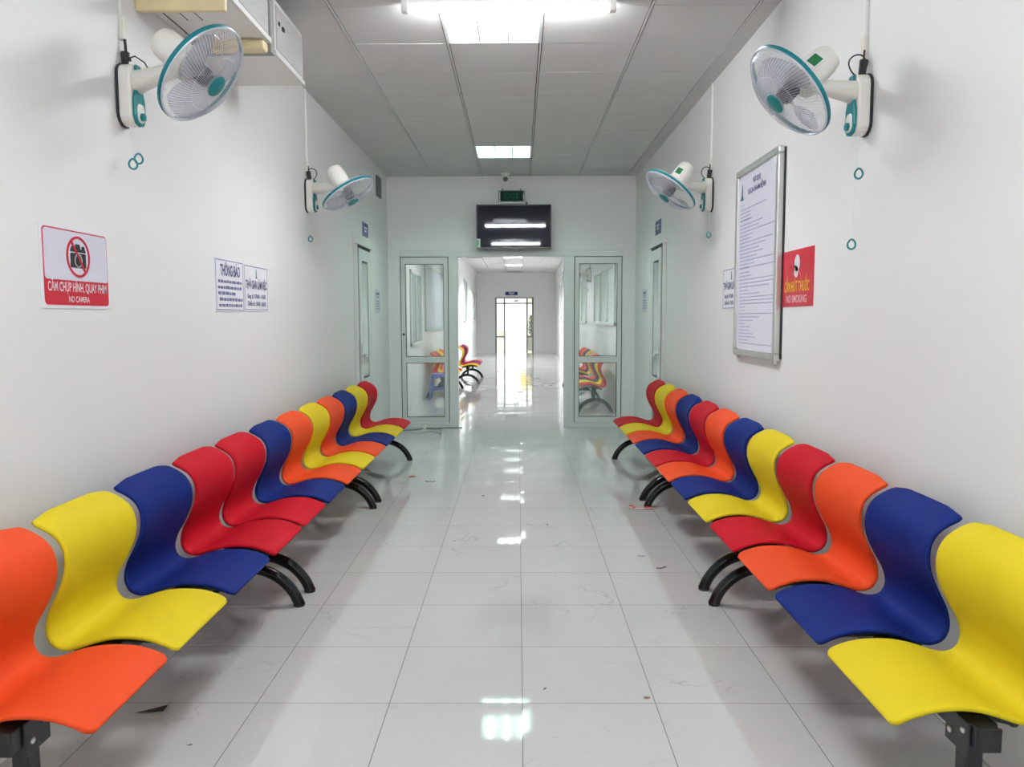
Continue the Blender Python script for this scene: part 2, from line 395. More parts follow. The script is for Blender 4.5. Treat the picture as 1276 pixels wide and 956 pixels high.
# ground and buildings outside
struct(box((-30, YF+.2, -.12), (30, 90, -.02)).build('ground', mat('sandy_paving', srgb(232, 222, 190), .7, var=.08, vscale=1.5)))
b = thing('building', (4.5, 62, -.02), 'pale yellow building seen through the far entrance doors', 'building')
MB().box((-3.8, 0, 0), (8, 6, 3.3)).build('wall', mat('pale_render', (.9, .9, .85, 1), .8), b)
MB().box((-4.3, -.6, 3.3), (8.4, 6.4, 4.3)).build('roof', mat('yellow_fascia', srgb(235, 205, 90), .7), b)
for i in range(3): MB().box((-2.6+i*2.6, -.05, 1), (-1.4+i*2.6, .02, 2.4)).build('window', mat('dim_pane', (.25, .3, .32, 1), .2), b)
# parked scooter-like shape is only a dark smudge in the side light: a tall planter with a clipped shrub
pl = thing('potted_shrub', (.62, 34.6, -.02), 'dark potted shrub outside the right side of the far entrance', 'plant')
MB().lathe([(.16, 0), (.2, .05), (.24, .55), (.26, .6), (.22, .6), (.2, .55)], 20).build('pot', mat('grey_pot', (.35, .35, .33, 1), .7), pl, smooth=True)
lf = MB()
for i in range(420):
    a = random.uniform(0, 6.28); h = random.uniform(0, 1); r = random.uniform(.02, .3)*math.sin(math.pi*min(.95, .15+h*.85))**.5
    p = Vector((r*math.cos(a), r*math.sin(a), .6+h*.95)); Q = Matrix.Translation(p) @ Quaternion((random.random(), random.random(), random.random()), random.uniform(0, 6)).to_matrix().to_4x4()
    lf.poly([(0, -.05), (.022, 0), (0, .05), (-.022, 0)], .002, Q)
lf.tube([(0, 0, .5), (0, 0, 1.3)], .02, 6)
lf.build('foliage', mat('dark_leaf', srgb(62, 84, 62), .6), pl)

# ---- openings along the far corridor walls
def corridor_window(n, side, y0, y1, z0, z1, pane, mull=2):
    X = XL if side < 0 else XR; s = -side
    f = MB(); t = .05
    for a, b, c, d in ((y0, y1, z0, z0+t), (y0, y1, z1-t, z1), (y0, y0+t, z0, z1), (y1-t, y1, z0, z1)): f.box((X, a, c), (X+s*.03, b, d))
    for i in range(1, mull):
        y = y0+(y1-y0)*i/mull; f.box((X, y-.025, z0), (X+s*.028, y+.025, z1))
    o = struct(f.build('window_%d' % n, M_ALU))
    MB().box((X, y0+t, z0+t), (X+s*.008, y1-t, z1-t)).build('window_pane', pane, o)
P1 = mat('grey_green_pane', (.30, .37, .35, 1), .15); P2 = mat('pale_green_pane', (.52, .62, .57, 1), .25); P3 = mat('pale_grey_pane', (.55, .57, .60, 1), .2)
corridor_window(1, -1, 12.1, 13.45, 1.0, 2.2, P1, 2)
corridor_window(2, 1, 12.1, 15.4, 1.32, 2.3, P2, 3)
corridor_window(3, 1, 17.2, 19.6, 1.32, 2.5, P2, 2)
corridor_window(4, -1, 24.2, 25.6, 1.3, 2.65, P3, 1)
corridor_window(5, 1, 26.6, 28.2, 1.3, 2.65, P3, 1)
corridor_window(6, -1, 29.0, 30.2, 1.3, 2.4, P3, 1)

# ------------------------------------------------------------------ ceiling lights
def panel_light(y, label, level, far=False):
    kind, tint = ('cool_tube_far' if y < 23 else 'cool_tube_end', (.96, .99, 1, 1)) if far else (('green_white_tube', (.66, 1, .84, 1)) if y > 8 else ('cool_tube', (.96, .98, 1, 1)))
    t = thing('ceiling_light', (-.155, y, ZC), label, 'light', 'square recessed ceiling lights')
    h = .303
    MB().box((-h, -h, .0), (-h+.014, h, .1)).box((h-.014, -h, 0), (h, h, .1)).box((-h, -h, 0), (h, -h+.014, .1)).box((-h, h-.014, 0), (h, h, .1)).box((-h, -h, .1), (h, h, .11)).build('housing', mat('white_enamel', (.88, .9, .9, 1), .35), t)
    lv = MB()
    for i in range(1, 3):
        x = -h+.02+(2*h-.04)*i/3; lv.box((x-.006, -h+.014, .004), (x+.006, h-.014, .05))
    for i in range(1, 8):
        yy = -h+.014+(2*h-.028)*i/8; lv.box((-h+.014, yy-.001, .012), (h-.014, yy+.001, .04))
    lv.build('louvre', mat('mirror_louvre', (.85, .88, .88, 1), .2, metal=.4), t)
    for x in (-.19, 0, .19):
        MB().tube([(x, -.28, .068), (x, .28, .068)], .013, 12).build('tube', emit(kind, tint, level), t, smooth=True)
names = {1.31-3.69: 'unseen square ceiling light added behind the camera', 1.31: 'square ceiling light over the nearest bench rows',  # light behind the camera continues the row unseen, added for lighting
         5.0: 'square recessed ceiling light beside the long tube, top of the photo', 8.69: 'square recessed ceiling light just in front of the television',
         12.38: 'square ceiling light just beyond the glazed screen', 16.07: 'square ceiling light over the second pair of far benches',
         19.76: 'square ceiling light midway down the far corridor', 23.45: 'nearer of two square lights seen through the doorway',
         27.14: 'farther of two square lights seen through the doorway', 30.83: 'square ceiling light by the far entrance'}
for y, n in names.items():
    if y < 30: panel_light(y, n, L_PANEL if y < 10 else L_PANEL_FAR*(1 if y < 23 else 2.2), y > 10)
def batten(y, label, xc=-.05):
    t = thing('tube_light', (xc, y, ZC), label, 'light', 'long tube lights across the ceiling')
    M = Matrix.Identity(4)
    MB().box((-.60, -.022, -.026), (.60, .022, 0)).build('housing', mat('white_enamel', (.88, .9, .9, 1), .35), t, bevel=.004)
    MB().tube([(-.575, 0, -.045), (.575, 0, -.045)], .018, 16).build('tube', emit('white_tube', (.95, .975, 1, 1), L_BATTEN), t, smooth=True)
    for s in (-1, 1): MB().box((s*.575, -.024, -.068), (s*.615, .024, 0)).build('end_cap', M_PVC, t, bevel=.006)
batten(4.60, 'long tube light mounted across the ceiling at the top of the photo')
batten(.98, 'long tube light across the ceiling above the camera')
batten(-2.6, 'unseen long tube light added across the ceiling behind the camera')  # unseen batten, put in behind the camera for its light

# ------------------------------------------------------------------ benches
H0 = 1.4455; K = 1.031
prof0 = [(0,.417),(.012,.426),(.03,.436),(.06,.447),(.10,.457),(.155,.461),(.20,.459),(.24,.452),(.28,.440),(.315,.428),(.345,.4215),(.370,.424),(.390,.436),(.402,.462),(.401,.492),(.389,.53),(.368,.568),(.347,.61),(.332,.65),(.326,.69),(.328,.725),(.339,.757),(.36,.784),(.392,.806),(.43,.824)]
prof0 = [(d*K, H0-(H0-z)*K) for d, z in prof0]
def catmull(P, n):
    out = []
    for i in range(len(P)-1):
        p0 = P[max(i-1, 0)]; p1 = P[i]; p2 = P[i+1]; p3 = P[min(i+2, len(P)-1)]
        for j in range(n):
            t = j/n
            out.append(tuple(.5*((2*p1[c])+(-p0[c]+p2[c])*t+(2*p0[c]-5*p1[c]+4*p2[c]-p3[c])*t*t+(-p0[c]+3*p1[c]-3*p2[c]+p3[c])*t**3) for c in range(2)))
    out.append(P[-1]); return out
def seat_mesh():
    P = catmull(prof0, 3); n = len(P)
    s = [0]
    for i in range(1, n): s.append(s[-1]+math.dist(P[i], P[i-1]))
    T = s[-1]; HW = .220; NU = 17
    rows = []
    for i in range(n):
        hw = HW
        r = .022; a = s[i]
        if a < r: hw -= r-math.sqrt(r*r-(r-a)**2)
        r = .02; a = T-s[i]
        if a < r: hw -= .5*(r-math.sqrt(max(0, r*r-(r-a)**2)))
        t = s[i]/T
        hw -= .011*math.exp(-((t-.52)/.13)**2) + .007*math.exp(-((t-.25)/.13)**2)
        ta = (Vector(P[min(i+1, n-1)])-Vector(P[max(i-1, 0)])).normalized()
        nr = Vector((-ta.y, ta.x))      # sitting side, in (d,z)
        row = []
        for j in range(NU):
            u = -1+2*j/(NU-1); u = math.copysign(abs(u)**.8, u)
            d, z = P[i]
            dish = (1-u*u)
            amt = -.010*dish*math.sin(math.pi*min(1, t/.5)) if t < .5 else -.016*dish*math.sin(math.pi*(t-.5)/.5)**1.0
            d += nr.x*amt; z += nr.y*amt
            if t > .85:
                z += .013*min(1, 1.6*dish)*((t-.85)/.15); d += .006*dish*((t-.85)/.15)
            row.append((d, u*hw, z, nr.x, nr.y))
        rows.append(row)
    # boundary lip
    mb = MB(); V = []
    def vid(p): mb.v.append((.26-p[0], p[1], p[2])); return len(mb.v)-1
    G = [[vid(q) for q in row] for row in rows]
    for i in range(n-1):
        for j in range(NU-1):
            mb.f.append((G[i][j], G[i][j+1], G[i+1][j+1], G[i+1][j])); mb.mi.append(0)
    ring = [(0, j) for j in range(NU)]+[(i, NU-1) for i in range(1, n)]+[(n-1, j) for j in range(NU-2, -1, -1)]+[(i, 0) for i in range(n-2, 0, -1)]
    prev = [G[i][j] for i, j in ring]
    for (out, dn) in ((.0035, .0015), (.005, .006), (.0045, .013)):
        cur = []
        for (i, j) in ring:
            d, y, z, nx, nz = rows[i][j]
            od = 0; oy = 0; ox = 0
            if j == 0: oy = -out
            if j == NU-1: oy = out
            ta = (nz, -nx)
            if i == 0: d -= ta[0]*out; z -= ta[1]*out
            if i == n-1: d += ta[0]*out; z += ta[1]*out
            cur.append(vid((d-nx*dn, y+oy, z-nz*dn)))
        m = len(ring)
        for q in range(m):
            mb.f.append((prev[q], prev[(q+1) % m], cur[(q+1) % m], cur[q])); mb.mi.append(0)
        prev = cur
    return mb
SEATMB = seat_mesh(); SEAT = {}
for c in M_PLAS:
    me = SEATMB.mesh('seat_shell_'+c, M_PLAS[c], True)
    me.set_sharp_from_angle(angle=math.radians(70)); SEAT[c] = me
def arc_leg_mb(y):
    half, rise = .246, .165; R = (half*half+rise*rise)/(2*rise); zc = .028+rise-R
    a0 = math.asin(half/R); mb = MB(); pts = []
    for i in range(25):
        a = -a0+2*a0*i/24; pts.append((R*math.sin(a), y, zc+R*math.cos(a)))
    pts[0] = (pts[0][0]-.010, y, .004); pts[-1] = (pts[-1][0]+.010, y, .004)
    mb.tube(pts, .028, 14)
    return mb
BEAM_MB = box((-.008, .03, .322), (.052, 2.005, .382))
LEGY = (.13, 1.925)
PITCHS = .502
def bench_parts(t, colors, copy_from=None):
    beam = BEAM_MB.build('beam', M_BLKM, t, bevel=.003)
    for e, yy in ((0, .03), (1, 2.005)):
        MB().box((-.010, yy-.004, .320), (.054, yy+.004, .384)).build('end_cap', M_RUB, beam, bevel=.002)
    for y in LEGY:
        lg = arc_leg_mb(y).build('leg', M_BLACK, t, smooth=True)
        MB().box((.0, y-.026, .19), (.046, y+.026, .326)).build('post', M_BLKM, lg, bevel=.004)
        for xa, zb in ((.052, .29), (-.016, .325)): box((xa, y-.055, zb), (xa+.008, y+.055, .384)).build('bracket', M_BLKM, lg, bevel=.003)
        for dy, z in ((-.028, .325), (.032, .355)):
            MB().lathe([(.009, 0), (.009, .004), (.006, .006)], 12, Matrix.Translation((.060, y+dy, z)) @ Matrix.Rotation(math.pi/2, 4, 'Y')).build('bolt', M_ZINC, lg)
        for s in (-1, 1): MB().lathe([(.027, 0), (.029, .006), (.028, .016)], 14, Matrix.Translation((s*.252, y, 0))).build('rubber_foot', M_RUB, lg, smooth=True)
    for k, c in enumerate(colors):
        yc = .012+.243+k*PITCHS
        se = bpy.data.objects.new('seat', SEAT[c]); COL.objects.link(se); se.parent = t; se.location = (0, yc, 0); se['label'] = c+' moulded plastic seat and back in one piece'
        sm = se.modifiers.new('thick', 'SOLIDIFY'); sm.thickness = .005; sm.offset = -1
        for dy in (-.15, .15):
            a = MB(); a.tube([(.215, dy, .368), (.212, dy, .370), (.205, dy, .372), (.16, dy, .385), (.05, dy, .390), (-.03, dy, .368), (-.09, dy, .354), (-.095, dy, .353), (-.107, dy, .350)], [.013, .015, .010, .010, .010, .010, .010, .014, .013], 10)
            a.build('seat_bracket', M_BLKM, se, smooth=True)
def bench(side, xc, ystart, colors, label, group):
    """colors run away from the camera"""
    if side < 0: t = thing('waiting_bench', (xc, ystart, 0), label, 'bench', group); bench_parts(t, colors)
    else: t = thing('waiting_bench', (xc, ystart+2.015, 0), label, 'bench', group, math.pi); bench_parts(t, colors[::-1])
    return t
gl, gr = 'four-seat benches along the left wall', 'four-seat benches along the right wall'
O, Y, B, R = 'orange', 'yellow', 'blue', 'red'
bench(-1, -1.36, 1.865, [O, Y, B, R], 'nearest left-wall bench, orange yellow blue and red seats, cut by the left edge', gl)
bench(-1, -1.36, 3.86, [R, B, O, Y], 'middle left-wall bench with red, blue, orange and yellow seats', gl)
bench(-1, -1.36, 5.862, [O, B, Y, R], 'left-wall bench nearest the glazed screen, orange blue yellow and red seats', gl)
bench(1, 1.236, 1.915, [Y, B, O, R], 'nearest right-wall bench, yellow blue orange and red seats, cut by the right edge', gr)
bench(1, 1.236, 3.93, [Y, B, O, R], 'middle right-wall bench with yellow, blue, orange and red seats', gr)
bench(1, 1.236, 5.95, [B, O, Y, R], 'right-wall bench nearest the glazed screen, blue orange yellow and red seats', gr)
bench(-1, -1.40, 13.9, [O, R, Y, O], 'bench with orange seat behind the left glazed screen, beside the blue stool', 'benches in the far corridor')
bench(-1, -1.13, 16.85, [Y, R, B, O], 'far bench with yellow and red seats seen through the left of the open doorway', 'benches in the far corridor')
bench(1, 1.17, 11.7, [R, Y, B, O], 'bench seen end-on behind the right glazed screen, red seat nearest', 'benches in the far corridor')
bench(1, 1.215, 14.55, [Y, B, O, R], 'farther bench behind the right post, its red seat just showing', 'benches in the far corridor')

# blue plastic stool
st = thing('plastic_stool', (-1.40, 13.72, 0), 'blue plastic stool behind the left glazed screen', 'stool')
M_STB = mat('blue_stool_plastic', srgb(84, 104, 190), .4)
MB().box((-.14, -.14, .43), (.14, .14, .46)).box((-.15, -.15, .40), (.15, .15, .432)).build('seat', M_STB, st, bevel=.012)
for sx in (-1, 1):
    for sy in (-1, 1):
        MB().tube([(sx*.125, sy*.125, .41), (sx*.165, sy*.165, 0)], [.026, .022], 4).build('leg', M_STB, st)
stx = MB()
for sgn in (-1, 1):
    stx.box((-.145, sgn*.145-.008, .18), (.145, sgn*.145+.008, .215)); stx.box((sgn*.145-.008, -.145, .18), (sgn*.145+.008, .145, .215))
stx.build('stretcher', M_STB, st)

# ------------------------------------------------------------------ wall fans
def fan_head_meshes():
    Rr = .213; D = {}
    def fz(r): return .078*(1-(r/Rr)**2.6)**.75 if r < Rr else 0
    def bz(r): return -.055*(1-(r/Rr)**3)**.7 if r < Rr else 0
    g = MB()
    n = 84
    for i in range(n):
        a = 2*math.pi*i/n; pts = []
        for j in range(9):
            r = .046+(Rr-.046)*j/8; b = a+.35*(1-j/8)
            pts.append((r*math.cos(b), r*math.sin(b), fz(r)))
        g.tube(pts, .0009, 3, cap=False)
    g.loop([(.12*math.cos(2*math.pi*i/40), .12*math.sin(2*math.pi*i/40), fz(.12)-.001) for i in range(40)], .0008, 4)
    g.loop([(Rr*math.cos(2*math.pi*i/48), Rr*math.sin(2*math.pi*i/48), .006) for i in range(48)], .0045, 6)
    D['front_grille'] = g.mesh('front_grille', M_WIRE)
    g = MB()
    for i in range(60):
        a = 2*math.pi*i/60; pts = []
        for j in range(7):
            r = .055+(Rr-.055)*j/6; pts.append((r*math.cos(a), r*math.sin(a), bz(r)-.008))
        g.tube(pts, .0010, 3, cap=False)
    for r in (.10, .155): g.loop([(r*math.cos(2*math.pi*i/40), r*math.sin(2*math.pi*i/40), bz(r)-.007) for i in range(40)], .0013, 4)
    D['rear_grille'] = g.mesh('rear_grille', M_WIRE)
    g = MB(); prof = [(Rr-.001, -.014), (Rr+.005, -.013), (Rr+.006, -.004), (Rr+.002, .0), (Rr-.001, .002), (Rr-.001, -.014)]
    g.lathe(prof, 64, cap=False); D['rim'] = g.mesh('rim', M_TEALR, True)
    g = MB(); g.lathe([(.001, .086), (.03, .084), (.044, .079), (.048, .072), (.044, .068), (.001, .066)], 32, cap=True); D['centre_cap'] = g.mesh('centre_cap', M_TEAL, True)
    g = MB()
    for b in range(3):
        a0 = b*2*math.pi/3+.4; rows = []
        for i in range(9):
            r = .03+(.168)*i/8; w = .45+1.15*math.sin(math.pi*min(1, .14+.66*(i/8))); row = []
            for j in range(7):
                u = j/6-.5; a = a0+u*w+.25*(i/8)
                rr = r-(.02*(2*u)**2 if i == 8 else 0)
                row.append(Vector((rr*math.cos(a), rr*math.sin(a), .012+.045*u+.004*math.sin(math.pi*(j/6)))))
            rows.append(row)
        n0 = len(g.v)
        for row in rows: g.v += [tuple(q) for q in row]
        for i in range(8):
            for j in range(6): g.f.append((n0+i*7+j, n0+i*7+j+1, n0+(i+1)*7+j+1, n0+(i+1)*7+j)); g.mi.append(0)
    D['blades'] = g.mesh('blades', M_BLADE, True)
    g = MB(); g.lathe([(.034, -.03), (.038, .0), (.036, .034), (.028, .042), (.001, .044)], 24); D['blade_hub'] = g.mesh('blade_hub', M_HUB, True)
    g = MB(); g.lathe([(.076, -.062), (.062, -.066), (.066, -.09), (.0665, -.15), (.063, -.20), (.054, -.224), (.034, -.236), (.001, -.239)], 32)
    g.lathe([(.075, -.056), (.075, -.064)], 32)
    D['motor_housing'] = g.mesh('motor_housing', M_FANW, True)
    return D
FD = fan_head_meshes()
def ring_pull(c, r=.018):
    c = Vector(c); m = MB(); pts = []
    for i in range(18):
        a = 2*math.pi*i/18; k_ = 1.0+.25*max(0, math.sin(a))**3
        pts.append(c+Vector((.75*r*math.cos(a), r*math.cos(a)*.5*(1 if c.x > 0 else -1), r*1.05*k_*math.sin(a))))
    m.loop(pts, .0042, 6); return m
def wall_fan(side, y, zc, centre, axis, label, pulls, sticker, cable=0, Hh=.135):
    X = XL if side < 0 else XR; s = -side
    t = thing('wall_fan', (X, y, zc), label, 'fan', 'oscillating wall fans')
    # mount body: stadium outline extruded away from wall
    def ol(w, h, n=8):
        P = []
        for i in range(n+1):
            a = math.pi*i/n; P.append((w*math.cos(a), h-w+.9*w*math.sin(a)))
        for i in range(n+1):
            a = math.pi+math.pi*i/n; P.append((w*math.cos(a), -(h-w)+.9*w*math.sin(a)))
        return P
    Mw = Matrix(((0, 0, s), (1, 0, 0), (0, 1, 0))).to_4x4()
    MB().poly(ol(.055, Hh), .062, Mw).build('mount_body', M_FANW, t, bevel=.010)
    MB().poly(ol(.062, Hh+.006), .012, Mw).build('back_plate', mat('black_back_plate', (.02, .02, .022, 1), .5), t, bevel=.003)
    Mf = Mw @ Matrix.Translation((0, 0, .062))
    fp = MB().poly([(-.02, Hh*.93), (.02, Hh*.93), (.030, .02), (.046, -.02), (.047, -Hh+.045), (.03, -Hh+.012), (0, -Hh+.004), (-.03, -Hh+.012), (-.047, -Hh+.045), (-.046, -.02), (-.030, .02)], .014, Mf).build('control_panel', M_TEAL, t, bevel=.005)
    pn = MB().poly(rrect(-.030, -Hh+.02, .030, -.035, .024), .018, Mf).build('switch_plate', M_FANW, fp, bevel=.004)
    MB().lathe([(.017, .016), (.016, .030), (.001, .031)], 20, Mf @ Matrix.Translation((0, -Hh+.045, 0))).build('knob', M_TEAL, fp, smooth=True)
    # head
    ax = Vector(axis).normalized(); C = Vector(centre)
    Z = ax; Xa = Vector((0, 0, 1)).cross(Z).normalized(); Ya = Z.cross(Xa)
    Mh = Matrix((Xa, Ya, Z)).transposed().to_4x4(); Mh.translation = C - Vector((X, y, zc))
    hd = bpy.data.objects.new('motor_housing', FD['motor_housing']); COL.objects.link(hd); hd.parent = t; hd.matrix_local = Mh
    for n in ('front_grille', 'rear_grille', 'rim', 'centre_cap', 'blades', 'blade_hub'):
        o = bpy.data.objects.new(n, FD[n]); COL.objects.link(o); o.parent = hd
        if n == 'rim': o['label'] = 'teal plastic rim ring'
        if n == 'centre_cap': o['label'] = 'teal round cap'
    if sticker:
        sd = Vector((-.62, -.72, -.1)); a = math.atan2(sd.dot(Ya), sd.dot(Xa))
        Ms = Matrix.Rotation(a, 4, 'Z') @ Matrix.Translation((.0655, 0, -.135)) @ Matrix.Rotation(math.pi/2, 4, 'Y')
        MB().poly([(-.03, -.028), (.03, -.028), (.03, .028), (-.03, .028)], .0025, Ms).build('sticker_border', M_PINKW, hd)
        MB().poly([(-.024, -.022), (.024, -.022), (.024, .022), (-.024, .022)], .0035, Ms).build('green_sticker', M_GREENS, hd)
    # arm and neck
    piv = C - .125*ax - Vector((0, 0, .052)) - Vector((X, y, zc))
    base = Vector((s*.065, 0, Hh*.42)); mid = base.lerp(piv, .55)
    MB().tube([base, base.lerp(piv, .1), mid, piv, piv + (piv-mid).normalized()*.01], [.050, .045, .035, .028, .024], 20).build('arm', M_FANW, t, smooth=True)
    MB().tube([piv+Vector((0, 0, -.035)), piv+Vector((0, 0, .045))], [.026, .030], 16).build('neck', M_FANW, t, smooth=True)
    # supply cable with knotted black tape
    cb = MB()
    top = Vector((s*.02, 0, Hh+.10))
    if cable == 0:
        cb.tube([top, (s*.02, .005, Hh+.05), (s*.04, .0, Hh+.01)], .006, 8)
        cb.tube([(s*.02, 0, Hh+.045), (s*.02, -.005, Hh-.004)], [.018, .014], 8)
        cb.tube([(s*.03, 0, Hh+.02), (s*.06, .0, Hh+.03), (s*.09, .02, Hh+.01), (s*.11, .03, Hh-.03)], .003, 6)
    else:
        cb.tube([top, (s*.02, .005, Hh+.05), (s*.03, .0, Hh+.0)], .004, 8)
        pts = [(s*(.05+.035*math.cos(a)), .01*math.sin(2*a), Hh+.035+.045*math.sin(a)) for a in [2*math.pi*i/20 for i in range(20)]]
        cb.loop(pts, .0035, 6)
        cb.tube([(s*.02, 0, Hh+.055), (s*.03, -.005, Hh-.004)], [.019, .015], 8)
    cb.tube([(s*.012, 0, Hh), (s*.008, -.058, Hh*.6), (s*.008, -.066, 0), (s*.008, -.058, -Hh*.6), (s*.008, -.03, -Hh)], .0035, 6)
    cb.build('power_cable', M_CABLE, t, smooth=True)
    for p in pulls:
        q = Vector(p) - Vector((X, y, zc)); a = Vector((s*.045, q.y*.6, -Hh+.01))
        m = MB().tube([a, a.lerp(q+Vector((0, 0, .02)), .5)+Vector((0, .006, 0)), q+Vector((0, 0, .02))], .0013, 5).build('pull_cord', M_CORD, t)
        ring_pull(q).build('ring_pull', M_TEAL, m, smooth=True)
    return t
wall_fan(-1, 3.39, 2.395, (-1.279, 3.227, 2.432), (.766, -.083, -.637), 'white and teal wall fan near the top left, beside the air conditioner', [(-1.62, 3.314, 2.093), (-1.62, 3.365, 2.125)], 0)
wall_fan(-1, 6.28, 2.42, (-1.298, 6.017, 2.394), (.519, -.075, -.852), 'smaller-looking wall fan farther along the left wall, tilted down', [(-1.62, 6.107, 2.061)], 0, 1)
wall_fan(1, 3.47, 2.36, (1.134, 3.341, 2.384), (-.758, -.052, -.65), 'white and teal wall fan near the top right, above the framed notice board', [(1.45, 3.369, 2.05), (1.45, 3.417, 1.757)], 252, 1)
wall_fan(1, 6.18, 2.40, (1.132, 5.871, 2.388), (-.608, -.097, -.788), 'wall fan farther along the right wall, left of the framed notice board', [(1.45, 5.975, 2.067)], 252, 1)
wall_fan(1, 16.3, 2.31, (1.07, 16.0, 2.31), (-.45, -.85, -.30), 'wall fan in the far corridor, seen at the right post of the doorway', [(1.45, 16.2, 2.0)], 0)
def conduit(side, y, z0, z1, w, label):
    X = XL if side < 0 else XR; s = -side
    t = thing('cable_conduit', (X, y, z0), label, 'conduit', 'white cable conduits above the fans')
    MB().box((0, -w, .1), (s*.014, w, z1-z0)).build('cover', M_PVC, t, bevel=.002)
    MB().box((0, -w*1.15, 0), (s*.018, w*1.15, .1)).build('end_sleeve', mat('cream_sleeve', (.75, .73, .65, 1), .4), t, bevel=.002)
conduit(-1, 3.40, 2.63, ZC, .014, 'white conduit above the nearer left fan')
conduit(-1, 6.30, 2.60, ZC, .008, 'thin white conduit above the farther left fan')
conduit(1, 3.50, 2.56, ZC, .014, 'white conduit above the nearer right fan')
conduit(1, 6.20, 2.58, ZC, .008, 'thin white conduit above the farther right fan')

# ------------------------------------------------------------------ air conditioner boxes on the upper left wall
def grille(m, x, y0, y1, z0, z1, n, mi=0):
    for i in range(n):
        z = z0+(z1-z0)*(i+.5)/n; m.box((x, y0, z-.003), (x+.008, y1, z+.003), mi)
ac = thing('air_conditioner', (XL, 3.53, 2.80), 'boxy air conditioner with cream end frame, high on the left wall at the top edge', 'air conditioner')
MB().box((.0, .03, .062), (.40, .60, .34)).build('casing', M_ACW, ac, bevel=.004)
MB().box((0, 0, 0), (.40, .03, .06)).box((0, 0, .06), (.035, .03, .36)).box((.375, 0, .06), (.40, .03, .36)).box((0, 0, .30), (.40, .03, .36)).build('end_frame', M_CREAM, ac, bevel=.006, label='aged cream frame')
MB().box((.035, .015, .06), (.375, .029, .30)).build('end_panel', M_ACG, ac)
MB().box((.12, .52, .01), (.40, .60, .062)).build('drip_tray', M_CREAM, ac, bevel=.012, label='aged cream tray')
g = MB(); g.box((.40, .05, .07), (.404, .59, .33)); grille(g, .404, .07, .57, .10, .31, 18); g.box((.40, .04, .062), (.418, .60, .088)); g.build('side_grille', mat('grille_white', (.70, .70, .68, 1), .5), ac)
g = MB()
for x in (.12, .19): g.box((x-.002, .06, .0605), (x+.002, .28, .063))
g.box((.04, .04, .0605), (.046, .60, .063)); g.build('bottom_slot', M_GASK, ac)
MB().box((.0, .60, .02), (.414, .66, .36)).build('shadow_gap_channel', mat('shadow_gap_grey', (.28, .28, .27, 1), .6), ac)  # channel painted dark grey as the shadow gap between the two boxes
ac2 = thing('air_duct_box', (XL, 4.20, 2.83), 'white box with grille just beyond the air conditioner, high on the left wall', 'duct box')
MB().box((0, 0, 0), (.405, .55, .30)).build('casing', M_ACW, ac2, bevel=.004)
g = MB(); g.box((.405, .01, .01), (.409, .54, .29)); grille(g, .409, .03, .52, .04, .27, 20); g.box((.405, .0, .0), (.42, .55, .022)); g.build('side_grille', mat('grille_white', (.70, .70, .68, 1), .5), ac2)
for a, b in (((.409, .06, .17), (.422, .075, .19)), ((.409, .12, .165), (.424, .15, .185))): box(a, b).build('latch', M_GASK, ac2)
MB().box((.20, .1, .30), (.23, .13, ZC-2.83)).box((.20, .42, .30), (.23, .45, ZC-2.83)).build('hanger', M_ACG, ac2)

# ------------------------------------------------------------------ signs
def sign(side, y_left, z0, w, h, label, cat='sign', name='wall_sign', th=.004, base=M_PAPER, r=.0, group=None):
    """origin at the lower left corner as read"""
    M = wallM(side, y_left, z0)
    t = thing(name, M.translation, label, cat, group); t.empty_display_size = .05
    o = MB().poly(rrect(0, 0, w, h, max(r, .002)), th, M).build('panel', base, t); invT(t, o)
    return t, M
def put(t, o): return invT(t, o)
# no camera sign
t, M = sign(-1, 2.748, 1.485, .455, .305, 'red and white no-photography sign on the left wall', 'sign')
put(t, MB().poly(rrect(.012, .012, .443, .293, .018), .0052, M).build('red_border', M_REDP, t))
put(t, MB().poly(rrect(.017, .105, .438, .288, .014), .0062, M).build('white_field', M_LILAC, t))
cx, cz = .232, .196
mb = MB(); n = 48
o_, i_ = [], []
ringM = M @ Matrix.Translation((cx, cz, .0062))
def annulus(mb, ro, ri, h, M, n=48):
    n0 = len(mb.v)
    for rr, z in ((ro, 0), (ri, 0), (ro, h), (ri, h)):
        for i in range(n): a = 2*math.pi*i/n; mb.v.append(tuple(M @ Vector((rr*math.cos(a), rr*math.sin(a), z))))
    for i in range(n):
        j = (i+1) % n
        for q in ((2*n+i, 2*n+j, 3*n+j, 3*n+i), (i, j, 2*n+j, 2*n+i), (n+i, n+j, 3*n+j, 3*n+i)): mb.f.append(tuple(n0+k for k in q)); mb.mi.append(0)
cam_ = MB(); Mc = M @ Matrix.Translation((cx, cz-.004, .0062))
cam_.poly(rrect(-.052, -.038, .052, .018, .006), .001, Mc); cam_.poly([(-.052, .022), (.052, .022), (.05, .034), (-.05, .034)], .001, Mc)
cam_.poly([(-.022, .034), (.018, .034), (.012, .052), (-.016, .052)], .001, Mc); cam_.poly(rrect(.026, .034, .046, .046, .003), .001, Mc); cam_.poly(rrect(-.046, .034, -.030, .042, .003), .001, Mc)
put(t, cam_.build('camera_pictogram', M_BLKP, t))
ln = MB(); annulus(ln, .027, .021, .0018, Mc @ Matrix.Translation((.0, -.010, 0)), 28); put(t, ln.build('lens_ring', mat('grey_ring', (.35, .38, .38, 1), .4), t))
mb = MB(); annulus(mb, .078, .069, .0028, ringM)
mb.poly([(-.074, -.005), (-.074, .005), (.074, .005), (.074, -.005)], .0026, ringM @ Matrix.Rotation(math.radians(-52), 4, 'Z'))
put(t, mb.build('prohibition_ring', M_REDP, t))
text('lettering', [('CẤM CHỤP HÌNH, QUAY PHIM', .2275, .063, .034, .395, 'C'), ('NO CAMERA', .2275, .024, .022, .14, 'C')], M_PINKW, M, t, .0066, .012)
